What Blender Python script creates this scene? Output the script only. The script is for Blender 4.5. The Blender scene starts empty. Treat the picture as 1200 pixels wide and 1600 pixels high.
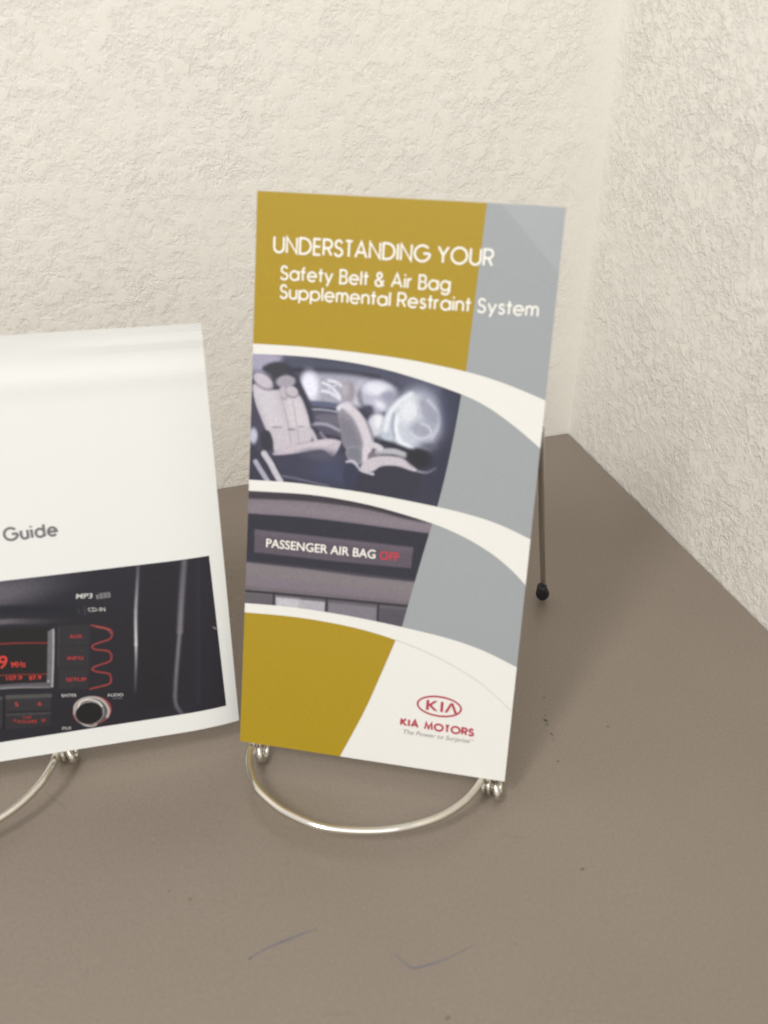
import bpy, math, random
import numpy as np
from mathutils import Vector, Matrix

random.seed(7)
scene = bpy.context.scene
C = scene.collection

# ------------------------------------------------------------------ camera
cam_data = bpy.data.cameras.new("camera")
cam_data.sensor_fit = 'VERTICAL'
cam_data.sensor_height = 36.0
cam_data.lens = 36.0 * 1449.37 / 1600.0
cam_data.clip_start = 0.01
cam_data.clip_end = 50.0
cam_data.dof.use_dof = True
cam_data.dof.focus_distance = 0.47
cam_data.dof.aperture_fstop = 12.5
cam = bpy.data.objects.new("camera", cam_data)
C.objects.link(cam)
CR = Vector((0.95201825, -0.30601474, 0.00402935))
CU = Vector((0.16505232, 0.52447939, 0.83527187))
CF = Vector((0.25771882, 0.79452901, -0.5498224))
cam.matrix_world = Matrix(((CR.x, CU.x, -CF.x, -0.26412922), (CR.y, CU.y, -CF.y, -0.44604862),
                           (CR.z, CU.z, -CF.z, 0.27359484), (0, 0, 0, 1)))
scene.camera = cam

# ------------------------------------------------------------------ room light
world = bpy.data.worlds.new("World")
scene.world = world
world.use_nodes = True
wn, wl = world.node_tree.nodes, world.node_tree.links
wn.clear()
wo = wn.new('ShaderNodeOutputWorld')
wb = wn.new('ShaderNodeBackground')
tc = wn.new('ShaderNodeTexCoord')
sx = wn.new('ShaderNodeSeparateXYZ')
rp = wn.new('ShaderNodeValToRGB')
rp.color_ramp.elements[0].position = 0.44
rp.color_ramp.elements[0].color = (0.72, 0.70, 0.67, 1)
rp.color_ramp.elements[1].position = 0.62
rp.color_ramp.elements[1].color = (1.0, 0.99, 0.965, 1)
mr = wn.new('ShaderNodeMapRange')
mr.inputs[1].default_value = -1
wl.new(tc.outputs['Generated'], sx.inputs[0])
wl.new(sx.outputs['Z'], mr.inputs[0])
wl.new(mr.outputs[0], rp.inputs[0])
wl.new(rp.outputs[0], wb.inputs[0])
wb.inputs[1].default_value = 1.02
wl.new(wb.outputs[0], wo.inputs[0])

def area(name, loc, target, sx_, sy_, power, col, spin=0.0):
    ld = bpy.data.lights.new(name, 'AREA')
    ld.shape = 'RECTANGLE'
    ld.size, ld.size_y = sx_, sy_
    ld.energy = power
    ld.color = col
    o = bpy.data.objects.new(name, ld)
    o.location = loc
    d = Vector(target) - Vector(loc)
    o.rotation_euler = (d.to_track_quat('-Z', 'Y').to_matrix() @ Matrix.Rotation(spin, 3, 'Z')).to_euler()
    C.objects.link(o)
    return o
area("ceiling_light_left", (-1.24, -0.92, 1.68), (-0.15, -0.18, 0.0), 0.26, 0.50, 17.5, (1.0, 1.0, 0.99))
area("ceiling_light_front", (-1.0, -2.0, 2.05), (-0.15, -0.15, 0.05), 1.7, 0.9, 15.5, (1.0, 1.0, 1.0))

scene.view_settings.view_transform = 'Standard'
scene.view_settings.look = 'None'
scene.view_settings.exposure = 0.0
scene.view_settings.gamma = 1.0

# ------------------------------------------------------------------ helpers
def lin(c):
    c = c / 255.0
    return c / 12.92 if c <= 0.04045 else ((c + 0.055) / 1.055) ** 2.4
def rgb(r, g, b, k=1.0):
    return (lin(r) * k, lin(g) * k, lin(b) * k, 1.0)

def principled(name, col, rough=0.5, metal=0.0, spec=0.5, coat=0.0):
    m = bpy.data.materials.new(name)
    m.use_nodes = True
    b = m.node_tree.nodes['Principled BSDF']
    b.inputs['Base Color'].default_value = col
    b.inputs['Roughness'].default_value = rough
    b.inputs['Metallic'].default_value = metal
    b.inputs['Specular IOR Level'].default_value = spec
    b.inputs['Coat Weight'].default_value = coat
    b.inputs['Coat Roughness'].default_value = 0.2
    return m, m.node_tree.nodes, m.node_tree.links, b

def print_mat(name, col, rough=0.36, var=0.06):
    """Ink on coated paper: base colour with a very fine mottle and slight gloss variation."""
    m, n, l, b = principled(name, col, rough)
    t = n.new('ShaderNodeTexCoord')
    no = n.new('ShaderNodeTexNoise')
    no.inputs['Scale'].default_value = 1400
    no.inputs['Detail'].default_value = 3
    mx = n.new('ShaderNodeMix'); mx.data_type = 'RGBA'; mx.blend_type = 'MULTIPLY'
    mx.inputs[0].default_value = 1.0
    r2 = n.new('ShaderNodeMapRange')
    r2.inputs[1].default_value, r2.inputs[2].default_value = 0.3, 0.7
    r2.inputs[3].default_value, r2.inputs[4].default_value = 1 - var, 1 + var
    l.new(t.outputs['Object'], no.inputs['Vector'])
    l.new(no.outputs[0], r2.inputs[0])
    mx.inputs[6].default_value = col
    l.new(r2.outputs[0], mx.inputs[7])
    l.new(mx.outputs[2], b.inputs['Base Color'])
    return m

def photo_mat(name):
    m, n, l, b = principled(name, (1, 1, 1, 1), 0.36)
    a = n.new('ShaderNodeVertexColor'); a.layer_name = 'ink'
    l.new(a.outputs[0], b.inputs['Base Color'])
    return m

def mesh_obj(name, verts, faces, mat, parent=None, smooth=False, loc=None):
    me = bpy.data.meshes.new(name)
    me.from_pydata([tuple(v) for v in verts], [], faces)
    me.validate(); me.update()
    if mat: me.materials.append(mat)
    if smooth:
        me.polygons.foreach_set('use_smooth', [True] * len(me.polygons))
    o = bpy.data.objects.new(name, me)
    C.objects.link(o)
    if parent: o.parent = parent
    if loc: o.location = loc
    return o

def empty(name, label, cat, matrix, group=None):
    o = bpy.data.objects.new(name, None)
    o.empty_display_size = 0.02
    o.matrix_world = matrix
    C.objects.link(o)
    o['label'] = label; o['category'] = cat
    if group: o['group'] = group
    return o

def catmull(pts, n=8, closed=False):
    P = [np.array(p, float) for p in pts]
    out = []
    m = len(P)
    rng = range(m) if closed else range(m - 1)
    for i in rng:
        if closed:
            p0, p1, p2, p3 = P[i - 1], P[i], P[(i + 1) % m], P[(i + 2) % m]
        else:
            p1, p2 = P[i], P[i + 1]
            p0 = P[i - 1] if i > 0 else 2 * p1 - p2
            p3 = P[i + 2] if i + 2 < m else 2 * p2 - p1
        for k in range(n):
            t = k / n
            out.append(0.5 * ((2 * p1) + (-p0 + p2) * t + (2 * p0 - 5 * p1 + 4 * p2 - p3) * t * t + (-p0 + 3 * p1 - 3 * p2 + p3) * t ** 3))
    if not closed: out.append(P[-1])
    return out

def tube(name, pts, rad, mat, parent=None, seg=16, caps=True):
    """Round wire swept along pts with rotation-minimising frames."""
    P = [Vector(p) for p in pts]
    n = len(P)
    T = [(P[min(i + 1, n - 1)] - P[max(i - 1, 0)]).normalized() for i in range(n)]
    ref = Vector((0, 0, 1)) if abs(T[0].z) < 0.9 else Vector((1, 0, 0))
    N = (ref - T[0] * ref.dot(T[0])).normalized()
    verts, faces = [], []
    for i in range(n):
        N = (N - T[i] * N.dot(T[i])).normalized()
        Bn = T[i].cross(N)
        for k in range(seg):
            a = 2 * math.pi * k / seg
            verts.append(P[i] + (N * math.cos(a) + Bn * math.sin(a)) * rad)
    for i in range(n - 1):
        for k in range(seg):
            k2 = (k + 1) % seg
            faces.append((i * seg + k, i * seg + k2, (i + 1) * seg + k2, (i + 1) * seg + k))
    if caps:
        for base, tip, inv in ((0, P[0] - T[0] * rad * 0.5, True), ((n - 1) * seg, P[-1] + T[-1] * rad * 0.5, False)):
            ti = len(verts); verts.append(tip)
            for k in range(seg):
                k2 = (k + 1) % seg
                faces.append((ti, base + k2, base + k) if inv else (ti, base + k, base + k2))
    return mesh_obj(name, verts, faces, mat, parent, smooth=True)

# ------------------------------------------------------------------ wall plaster
def plaster(name, corner_axis):
    """Knock-down plaster: flattened plateaus with ragged ridges between, smoother beside the corner."""
    m, n, l, b = principled(name, rgb(229, 222, 206, 0.97), 0.62, spec=0.3)
    t = n.new('ShaderNodeTexCoord')
    src = t.outputs['Object']
    # ragged distortion of the coordinates
    dn = n.new('ShaderNodeTexNoise'); dn.inputs['Scale'].default_value = 170; dn.inputs['Detail'].default_value = 3
    dv = n.new('ShaderNodeVectorMath'); dv.operation = 'MULTIPLY_ADD'
    dv.inputs[1].default_value = (0.0035, 0.0035, 0.0035)
    l.new(src, dn.inputs['Vector']); l.new(dn.outputs['Color'], dv.inputs[0]); l.new(src, dv.inputs[2])
    a = n.new('ShaderNodeTexNoise')
    a.inputs['Scale'].default_value = 165 if corner_axis == 0 else 200; a.inputs['Detail'].default_value = 7; a.inputs['Roughness'].default_value = 0.62
    l.new(dv.outputs[0], a.inputs['Vector'])
    pl = n.new('ShaderNodeMapRange'); pl.interpolation_type = 'SMOOTHSTEP'
    pl.inputs[1].default_value, pl.inputs[2].default_value = (0.36, 0.60) if corner_axis == 0 else (0.36, 0.62)
    l.new(a.outputs[0], pl.inputs[0])
    f = n.new('ShaderNodeTexNoise')
    f.inputs['Scale'].default_value = 540; f.inputs['Detail'].default_value = 6; f.inputs['Roughness'].default_value = 0.68
    f.inputs['Distortion'].default_value = 0.0
    l.new(src, f.inputs['Vector'])
    inv = n.new('ShaderNodeMath'); inv.operation = 'SUBTRACT'; inv.inputs[0].default_value = 1.12
    l.new(pl.outputs[0], inv.inputs[1])
    ff = n.new('ShaderNodeMath'); ff.operation = 'MULTIPLY'
    l.new(f.outputs[0], ff.inputs[0]); l.new(inv.outputs[0], ff.inputs[1])
    f2 = n.new('ShaderNodeMath'); f2.operation = 'MULTIPLY_ADD'; f2.inputs[1].default_value = 1.1
    l.new(ff.outputs[0], f2.inputs[0]); l.new(pl.outputs[0], f2.inputs[2])
    # caulked strip beside the corner is smoother
    sp = n.new('ShaderNodeSeparateXYZ'); l.new(src, sp.inputs[0])
    ab = n.new('ShaderNodeMath'); ab.operation = 'ABSOLUTE'; l.new(sp.outputs[corner_axis], ab.inputs[0])
    cr = n.new('ShaderNodeMapRange'); cr.interpolation_type = 'SMOOTHSTEP'
    cr.inputs[1].default_value = 0.004 if corner_axis == 0 else -0.004
    cr.inputs[2].default_value = 0.024 if corner_axis == 0 else 0.016
    cr.inputs[3].default_value, cr.inputs[4].default_value = 0.25, 1.0
    l.new(ab.outputs[0], cr.inputs[0])
    mh = n.new('ShaderNodeMath'); mh.operation = 'MULTIPLY'
    # trowelled areas vary in depth
    lg_ = n.new('ShaderNodeTexNoise'); lg_.inputs['Scale'].default_value = 22; lg_.inputs['Detail'].default_value = 2
    l.new(src, lg_.inputs['Vector'])
    lr = n.new('ShaderNodeMapRange')
    lr.inputs[1].default_value, lr.inputs[2].default_value = 0.35, 0.65
    lr.inputs[3].default_value, lr.inputs[4].default_value = 0.6, 1.1
    l.new(lg_.outputs[0], lr.inputs[0])
    m3 = n.new('ShaderNodeMath'); m3.operation = 'MULTIPLY'
    l.new(cr.outputs[0], m3.inputs[0]); l.new(lr.outputs[0], m3.inputs[1])
    l.new(f2.outputs[0], mh.inputs[0]); l.new(m3.outputs[0], mh.inputs[1])
    bp_ = n.new('ShaderNodeBump')
    bp_.inputs['Strength'].default_value = 1.0
    bp_.inputs['Distance'].default_value = WALL_BUMP[corner_axis]
    l.new(mh.outputs[0], bp_.inputs['Height'])
    l.new(bp_.outputs[0], b.inputs['Normal'])
    # faint tone variation of the paint
    g = n.new('ShaderNodeTexNoise'); g.inputs['Scale'].default_value = 9; g.inputs['Detail'].default_value = 3
    l.new(src, g.inputs['Vector'])
    mx = n.new('ShaderNodeMix'); mx.data_type = 'RGBA'
    mx.inputs[6].default_value = rgb(230, 226, 217, 1.0)
    mx.inputs[7].default_value = rgb(234, 230, 222, 1.0)
    l.new(g.outputs[0], mx.inputs[0]); l.new(mx.outputs[2], b.inputs['Base Color'])
    return m
WALL_BUMP = {0: 0.00058, 1: 0.00085}

def wall_profile(name, prof, z0, z1, mat, outward):
    verts = []
    for x, y in prof: verts += [(x, y, z0), (x, y, z1)]
    n = len(prof)
    faces = [(2 * i, 2 * i + 2, 2 * i + 3, 2 * i + 1) for i in range(n - 1)]
    # give the wall body thickness
    a, b = prof[0], prof[-1]
    k = len(verts)
    for x, y in (a, b):
        verts += [(x + outward[0], y + outward[1], z0), (x + outward[0], y + outward[1], z1)]
    faces += [(k + 1, k, 0, 1), (2 * n - 2, k + 2, k + 3, 2 * n - 1), (k, k + 1, k + 3, k + 2)]
    faces += [tuple([2 * i for i in range(n)][::-1] + [k, k + 2]), tuple([2 * i + 1 for i in range(n)] + [k + 3, k + 1])]
    o = mesh_obj(name, verts, faces, mat)
    o['kind'] = 'structure'
    return o
R0 = 0.00005
arc = [(-R0 + R0 * math.sin(t), -R0 + R0 * math.cos(t)) for t in np.linspace(0, math.pi / 2, 8)]
wall_profile('back_wall', [(-1.5, 0.0)] + arc, -0.75, 1.3, plaster('plaster_back', 0), (0, 0.12))
wall_profile('right_wall', [(0.0, -R0 - 0.0001), (0.0, -1.3)], -0.75, 1.3, plaster('plaster_right', 1), (0.12, 0))

# ------------------------------------------------------------------ desk
desk = empty('desk', 'grey brown laminate desk top in the wall corner, under both stands', 'desk', Matrix.Translation((-0.6, -0.35, -0.03)))
dm, n, l, b = principled('desk_laminate', rgb(160, 148, 132), 0.34, spec=0.5)
t = n.new('ShaderNodeTexCoord')
n1 = n.new('ShaderNodeTexNoise'); n1.inputs['Scale'].default_value = 900; n1.inputs['Detail'].default_value = 4
n2 = n.new('ShaderNodeTexNoise'); n2.inputs['Scale'].default_value = 14; n2.inputs['Detail'].default_value = 5
l.new(t.outputs['Object'], n1.inputs['Vector']); l.new(t.outputs['Object'], n2.inputs['Vector'])
mx = n.new('ShaderNodeMix'); mx.data_type = 'RGBA'
mx.inputs[6].default_value = rgb(112, 102, 92); mx.inputs[7].default_value = rgb(136, 124, 112)
l.new(n1.outputs[0], mx.inputs[0])
mx2 = n.new('ShaderNodeMix'); mx2.data_type = 'RGBA'; mx2.blend_type = 'MULTIPLY'; mx2.inputs[0].default_value = 1
r2 = n.new('ShaderNodeMapRange'); r2.inputs[1].default_value = .3; r2.inputs[2].default_value = .7
r2.inputs[3].default_value = .965; r2.inputs[4].default_value = 1.03
l.new(n2.outputs[0], r2.inputs[0]); l.new(mx.outputs[2], mx2.inputs[6]); l.new(r2.outputs[0], mx2.inputs[7])
l.new(mx2.outputs[2], b.inputs['Base Color'])
r3 = n.new('ShaderNodeMapRange'); r3.inputs[1].default_value = .3; r3.inputs[2].default_value = .7
r3.inputs[3].default_value = .26; r3.inputs[4].default_value = .42
l.new(n2.outputs[0], r3.inputs[0]); l.new(r3.outputs[0], b.inputs['Roughness'])
bu = n.new('ShaderNodeBump'); bu.inputs['Distance'].default_value = 0.00006; bu.inputs['Strength'].default_value = 0.6
l.new(n1.outputs[0], bu.inputs['Height']); l.new(bu.outputs[0], b.inputs['Normal'])
def slab(name, x0, x1, y0, y1, z0, z1, mat, parent, bev=0.0015):
    import bmesh
    bm = bmesh.new()
    bmesh.ops.create_cube(bm, size=1)
    for v in bm.verts:
        v.co = Vector(((x0 + x1) / 2 + v.co.x * (x1 - x0), (y0 + y1) / 2 + v.co.y * (y1 - y0), (z0 + z1) / 2 + v.co.z * (z1 - z0)))
    bmesh.ops.bevel(bm, geom=bm.edges[:], offset=bev, segments=2, affect='EDGES')
    me = bpy.data.meshes.new(name); bm.to_mesh(me); bm.free(); me.materials.append(mat)
    o = bpy.data.objects.new(name, me); C.objects.link(o); o.parent = parent
    return o
slab('desk_top', -0.7, 0.5995, -0.4, 0.3495, 0.0, 0.03, dm, desk, 0.0004)

ink_m, _, _, _ = principled('pen_ink', rgb(90, 92, 104), 0.5)
ink2_m, _, _, _ = principled('pen_ink_faint', rgb(104, 97, 90), 0.5)
scuff_m, _, _, _ = principled('scuff', rgb(70, 72, 52), 0.6)
scuff2_m, _, _, _ = principled('scuff_faint', rgb(98, 90, 76), 0.6)
def mark(name, pts, w, mat, lift=0.00004):
    """thin pen line on the desk, width fading in and out; pts in mm, world"""
    P = catmull(pts, 10)
    vs = []; n_ = len(P)
    for i, p in enumerate(P):
        d = P[min(i + 1, n_ - 1)] - P[max(i - 1, 0)]
        d = d / (np.linalg.norm(d) + 1e-9)
        s = (0.35 + 0.65 * math.sin(math.pi * (i + .5) / n_)) * w * random.uniform(.75, 1.2) / 2
        for sg in (-1, 1):
            vs.append(((p[0] - d[1] * s * sg) / 1000 + 0.6, (p[1] + d[0] * s * sg) / 1000 + 0.35, 0.03 + lift))
    return mesh_obj(name, vs, [(2 * i, 2 * i + 1, 2 * i + 3, 2 * i + 2) for i in range(n_ - 1)], mat, desk)
mark('pen_mark', [(-252.5, -277.5), (-246.1, -275.8), (-239.8, -275.1), (-234.5, -274.5), (-229.9, -274.3)], 0.55, ink_m)
mark('pen_mark', [(-209.6, -289.6), (-206.9, -294.0), (-205.5, -295.8), (-201.3, -296.4), (-193.9, -296.1), (-185.2, -294.7)], 0.5, ink_m)
mark('pen_mark', [(-311.9, -190.5), (-308.6, -196.1), (-306.4, -198.8), (-305.0, -201.2)], 0.3, ink2_m)
def fleck(x, y, rx, ry, mat, rot=0):
    k = 9; vs = []
    for i in range(k):
        a = 2 * math.pi * i / k; q = random.uniform(.6, 1.25)
        u, v = rx * math.cos(a) * q, ry * math.sin(a) * q
        vs.append(((x + u * math.cos(rot) - v * math.sin(rot)) / 1000 + .6, (y + u * math.sin(rot) + v * math.cos(rot)) / 1000 + .35, 0.03004))
    return mesh_obj('scuff', vs, [tuple(range(k))], mat, desk)
mark('pen_mark', [(-236.0, -300.5), (-231.5, -302.5), (-226.0, -303.0)], 0.22, ink2_m)
mark('pen_mark', [(-160.0, -258.0), (-156.0, -261.5), (-151.0, -263.5)], 0.2, ink2_m)
mark('pen_mark', [(-262.0, -226.0), (-257.0, -229.5)], 0.2, ink2_m)
for a in ((-115.6, -202.8, .5, .9, scuff2_m, .4), (-119.5, -212.0, .35, .6, scuff2_m, .2), (-120.7, -214.6, .6, 1.0, scuff_m, .5),
          (-120.9, -216.6, .4, .6, scuff_m, .1), (-121.7, -222.0, .45, .9, scuff_m, .3), (-122.5, -225.0, .2, .8, scuff2_m, -.2),
          (-125.5, -235.3, .5, .45, scuff_m, 0), (-139.1, -280.4, .9, .4, scuff_m, .2), (-172.1, -298.2, .35, .3, scuff_m, 0),
          (-267.2, -251.5, .7, .5, scuff2_m, 0), (-273.3, -246.3, .6, .35, scuff2_m, .3), (-98.4, -225.0, .7, .6, scuff2_m, 0),
          (-252.4, -277.6, .5, .4, ink_m, 0), (-200.6, -313.3, 1.0, .6, scuff2_m, 0)):
    fleck(*a)
crumb_m, _, _, _ = principled('paper_crumb', rgb(235, 232, 225), 0.6)

# ------------------------------------------------------------------ stroke lettering (geometric sans, cap height 1)
def A(cx, cy, rx, ry, a0, a1, n=18):
    return [(cx + rx * math.cos(math.radians(a0 + (a1 - a0) * i / n)), cy + ry * math.sin(math.radians(a0 + (a1 - a0) * i / n))) for i in range(n + 1)]
GL = {
 'U': (.66, [[(0, 1), (0, .33)] + A(.33, .33, .33, .33, 180, 360)[1:] + [(.66, 1)]]),
 'N': (.68, [[(0, 0), (0, 1), (.68, 0), (.68, 1)]]),
 'D': (.74, [[(.2, 0), (0, 0), (0, 1), (.24, 1)] + A(.24, .5, .5, .5, 90, -90)[1:] + [(.2, 0)]]),
 'E': (.44, [[(.44, 1), (0, 1), (0, 0), (.44, 0)], [(0, .52), (.42, .52)]]),
 'R': (.54, [[(0, 0), (0, 1), (.3, 1)] + A(.3, .73, .25, .27, 90, -90)[1:] + [(0, .46)], [(.28, .46), (.54, 0)]]),
 'S': (.5, [A(.25, .75, .21, .25, 15, 270) + A(.25, .25, .25, .25, 90, -165)[1:]]),
 'T': (.46, [[(0, 1), (.46, 1)], [(.23, 1), (.23, 0)]]),
 'A': (.74, [[(0, 0), (.37, 1), (.74, 0)], [(.13, .32), (.61, .32)]]),
 'I': (.0, [[(0, 0), (0, 1)]]),
 'G': (.96, [A(.5, .5, .5, .5, 42, 360, 30), [(1.0, .5), (.56, .5)]]),
 'Y': (.66, [[(0, 1), (.33, .46), (.66, 1)], [(.33, .48), (.33, 0)]]),
 'O': (1.0, [A(.5, .5, .5, .5, 0, 360, 32)]),
 'B': (.5, [[(0, .53), (0, 1), (.27, 1)] + A(.27, .765, .2, .235, 90, -90)[1:] + [(0, .53), (0, 0), (.27, 0)] + A(.27, .265, .24, .265, -90, 90)[1:]]),
 'K': (.62, [[(0, 0), (0, 1)], [(.58, 1), (.06, .5)], [(.16, .56), (.62, 0)]]),
 'M': (.86, [[(0, 0), (.1, 1), (.43, .12), (.76, 1), (.86, 0)]]),
 'a': (.64, [A(.32, .34, .32, .34, 0, 360, 26), [(.64, .7), (.64, 0)]]),
 'e': (.64, [[(0.02, .35), (.64, .35)] + A(.32, .34, .32, .34, 0, 318, 24)[1:]]),
 'f': (.26, [[(.1, 0), (.1, .78)] + A(.27, .78, .17, .2, 180, 95, 8)[1:], [(-.06, .66), (.30, .66)]]),
 't': (.24, [[(.12, .98), (.12, 0)], [(-.06, .66), (.31, .66)]]),
 'y': (.54, [[(0, .7), (.28, .02)], [(.54, .7), (.14, -.29)]]),
 'l': (.0, [[(0, 1), (0, 0)]]),
 'i': (.0, [[(0, .7), (0, 0)], [(0, 1), (0, .87)]]),
 'r': (.24, [[(0, .7), (0, 0)], A(.24, .42, .24, .26, 180, 88, 8)]),
 'g': (.64, [A(.32, .34, .32, .34, 0, 360, 26), [(.64, .7), (.64, .0)] + A(.34, -.02, .3, .27, 0, -150, 12)[1:]]),
 'u': (.5, [[(0, .7), (0, .26)] + A(.25, .26, .25, .26, 180, 360)[1:], [(.5, .7), (.5, 0)]]),
 'p': (.64, [A(.32, .34, .32, .34, 0, 360, 26), [(0, .7), (0, -.3)]]),
 'd': (.64, [A(.32, .34, .32, .34, 0, 360, 26), [(.64, 1.02), (.64, 0)]]),
 'm': (.8, [[(0, .7), (0, 0)], [(0, .42)] + A(.2, .45, .2, .24, 180, 0)[1:] + [(.4, 0)], [(.4, .42)] + A(.6, .45, .2, .24, 180, 0)[1:] + [(.8, 0)]]),
 'n': (.48, [[(0, .7), (0, 0)], [(0, .42)] + A(.24, .44, .24, .25, 180, 0)[1:] + [(.48, 0)]]),
 's': (.36, [A(.18, .525, .15, .165, 20, 270) + A(.18, .18, .18, .18, 90, -160)[1:]]),
 '&': (.62, [[(.62, 0), (.15, .66)] + A(.29, .78, .17, .2, 215, -35, 14) + [(.12, .42)] + A(.26, .25, .25, .27, 150, 330, 16) + [(.6, .45)]]),
}
def ribbon(pts, w):
    P = [np.array(p, float) for p in pts]
    Q = [P[0]]
    for p in P[1:]:
        if np.linalg.norm(p - Q[-1]) > 1e-4: Q.append(p)
    P = Q; n = len(P)
    closed = np.linalg.norm(P[0] - P[-1]) < 1e-3 and n > 3
    L, Rr = [], []
    for i in range(n):
        if closed:
            a, c = P[i - 1] if i > 0 else P[-2], P[i + 1] if i < n - 1 else P[1]
        else:
            a, c = P[max(i - 1, 0)], P[min(i + 1, n - 1)]
        d1 = P[i] - a; d2 = c - P[i]
        d1 = d1 / np.linalg.norm(d1) if np.linalg.norm(d1) > 0 else d2 / np.linalg.norm(d2)
        d2 = d2 / np.linalg.norm(d2) if np.linalg.norm(d2) > 0 else d1
        t = d1 + d2
        t = t / (np.linalg.norm(t) + 1e-9)
        nn = np.array([-t[1], t[0]])
        k = max(0.45, abs(nn @ np.array([-d1[1], d1[0]])))
        L.append(P[i] + nn * w / 2 / k); Rr.append(P[i] - nn * w / 2 / k)
    return L, Rr
def stroke_text(name, text, x0, x1, base, cap, w, surf, lift, mat, parent, gap=.15, space=.30, slope=0.0):
    """text laid as narrow ribbons between x0 and x1 (mm) on the surface function surf(s, t, lift)"""
    cur = 0; items = []
    for ch in text:
        if ch == ' ': cur += space; continue
        wd, st = GL[ch]
        items.append((cur, st)); cur += wd + gap
    total = cur - gap
    sxx = (x1 - x0) / total
    verts, faces = [], []; z = 0
    for ox, st in items:
        for s in st:
            z = (z + 1) % 5
            L, Rr = ribbon([((ox + px) * sxx, py * cap) for px, py in s], w)
            b0 = len(verts)
            for a, c in zip(L, Rr):
                for q in (a, c):
                    verts.append(surf(x0 + q[0], base + q[1] + slope * q[0], lift + z * 0.004))
            for i in range(len(L) - 1):
                faces.append((b0 + 2 * i, b0 + 2 * i + 1, b0 + 2 * i + 3, b0 + 2 * i + 2))
    return mesh_obj(name, verts, faces, mat, parent)

def font_text(name, text, x0, x1, base, cap, surf, lift, mat, parent, bold=0.0, shear=0.0, slope=0.0):
    """filled letters from the built-in font, fitted to a box in mm"""
    cu = bpy.data.curves.new(name + '_c', 'FONT')
    cu.body = text; cu.offset = bold; cu.shear = shear; cu.resolution_u = 4
    ob = bpy.data.objects.new(name + '_c', cu)
    C.objects.link(ob)
    dg = bpy.context.evaluated_depsgraph_get()
    me = bpy.data.meshes.new_from_object(ob.evaluated_get(dg))
    vs = np.array([v.co[:2] for v in me.vertices]); fs = [tuple(p.vertices) for p in me.polygons]
    bpy.data.objects.remove(ob); bpy.data.curves.remove(cu); bpy.data.meshes.remove(me)
    mx_, mn = vs[:, 0].max(), vs[:, 0].min()
    sc_y = cap / 0.73
    out = [surf(x0 + (v[0] - mn) / (mx_ - mn) * (x1 - x0), base + v[1] * sc_y + slope * (v[0] - mn) / (mx_ - mn) * (x1 - x0), lift) for v in vs]
    return mesh_obj(name, out, fs, mat, parent)

# ------------------------------------------------------------------ print painter (colours of ink at points of a sheet, mm)
class Ink:
    def __init__(s, X, Y, base):
        s.X, s.Y = X, Y
        s.k = 1.0
        s.c = np.zeros(X.shape + (3,)); s.c[:] = base
    def _mix(s, al, col):
        s.c += (np.asarray(col, float) - s.c) * al[..., None]
    def _al(s, d, soft): # d negative inside
        t = np.clip(.5 - d / (soft * s.k), 0, 1); return t * t * (3 - 2 * t)
    def seg(s, a, b):
        ax, ay = a; dx, dy = b[0] - ax, b[1] - ay
        h = np.clip(((s.X - ax) * dx + (s.Y - ay) * dy) / (dx * dx + dy * dy + 1e-12), 0, 1)
        return np.hypot(s.X - ax - h * dx, s.Y - ay - h * dy), h
    def poly(s, pts, col, soft=.5, al=1.0, smooth=True):
        P = catmull(pts, 4, True) if smooth else [np.array(p) for p in pts]
        d = np.full(s.X.shape, 1e9); ins = np.zeros(s.X.shape, bool)
        for i in range(len(P)):
            a, b_ = P[i - 1], P[i]
            d = np.minimum(d, s.seg(a, b_)[0])
            cond = ((a[1] > s.Y) != (b_[1] > s.Y))
            xx = (b_[0] - a[0]) * (s.Y - a[1]) / (b_[1] - a[1] + 1e-12) + a[0]
            ins ^= cond & (s.X < xx)
        s._mix(s._al(np.where(ins, -d, d), soft) * al, col)
    def ell(s, c, rx, ry, col, soft=.5, rot=0, al=1.0):
        r_ = math.radians(rot)
        u = (s.X - c[0]) * math.cos(r_) + (s.Y - c[1]) * math.sin(r_)
        v = -(s.X - c[0]) * math.sin(r_) + (s.Y - c[1]) * math.cos(r_)
        k = np.sqrt((u / rx) ** 2 + (v / ry) ** 2)
        s._mix(s._al((k - 1) * min(rx, ry), soft) * al, col)
    def line(s, pts, w, col, soft=.3, al=1.0, col2=None, smooth=True):
        P = catmull(pts, 5) if smooth and len(pts) > 2 else [np.array(p) for p in pts]
        best = np.full(s.X.shape, 1e9); tt = np.zeros(s.X.shape)
        m = len(P) - 1
        for i in range(m):
            d, h = s.seg(P[i], P[i + 1]); k = d < best
            best = np.where(k, d, best); tt = np.where(k, (i + h) / m, tt)
        a = s._al(best - w / 2, soft) * al
        if col2 is None: s._mix(a, col)
        else:
            cc = np.asarray(col, float) + (np.asarray(col2, float) - np.asarray(col, float)) * tt[..., None]
            s.c += (cc - s.c) * a[..., None]
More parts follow.
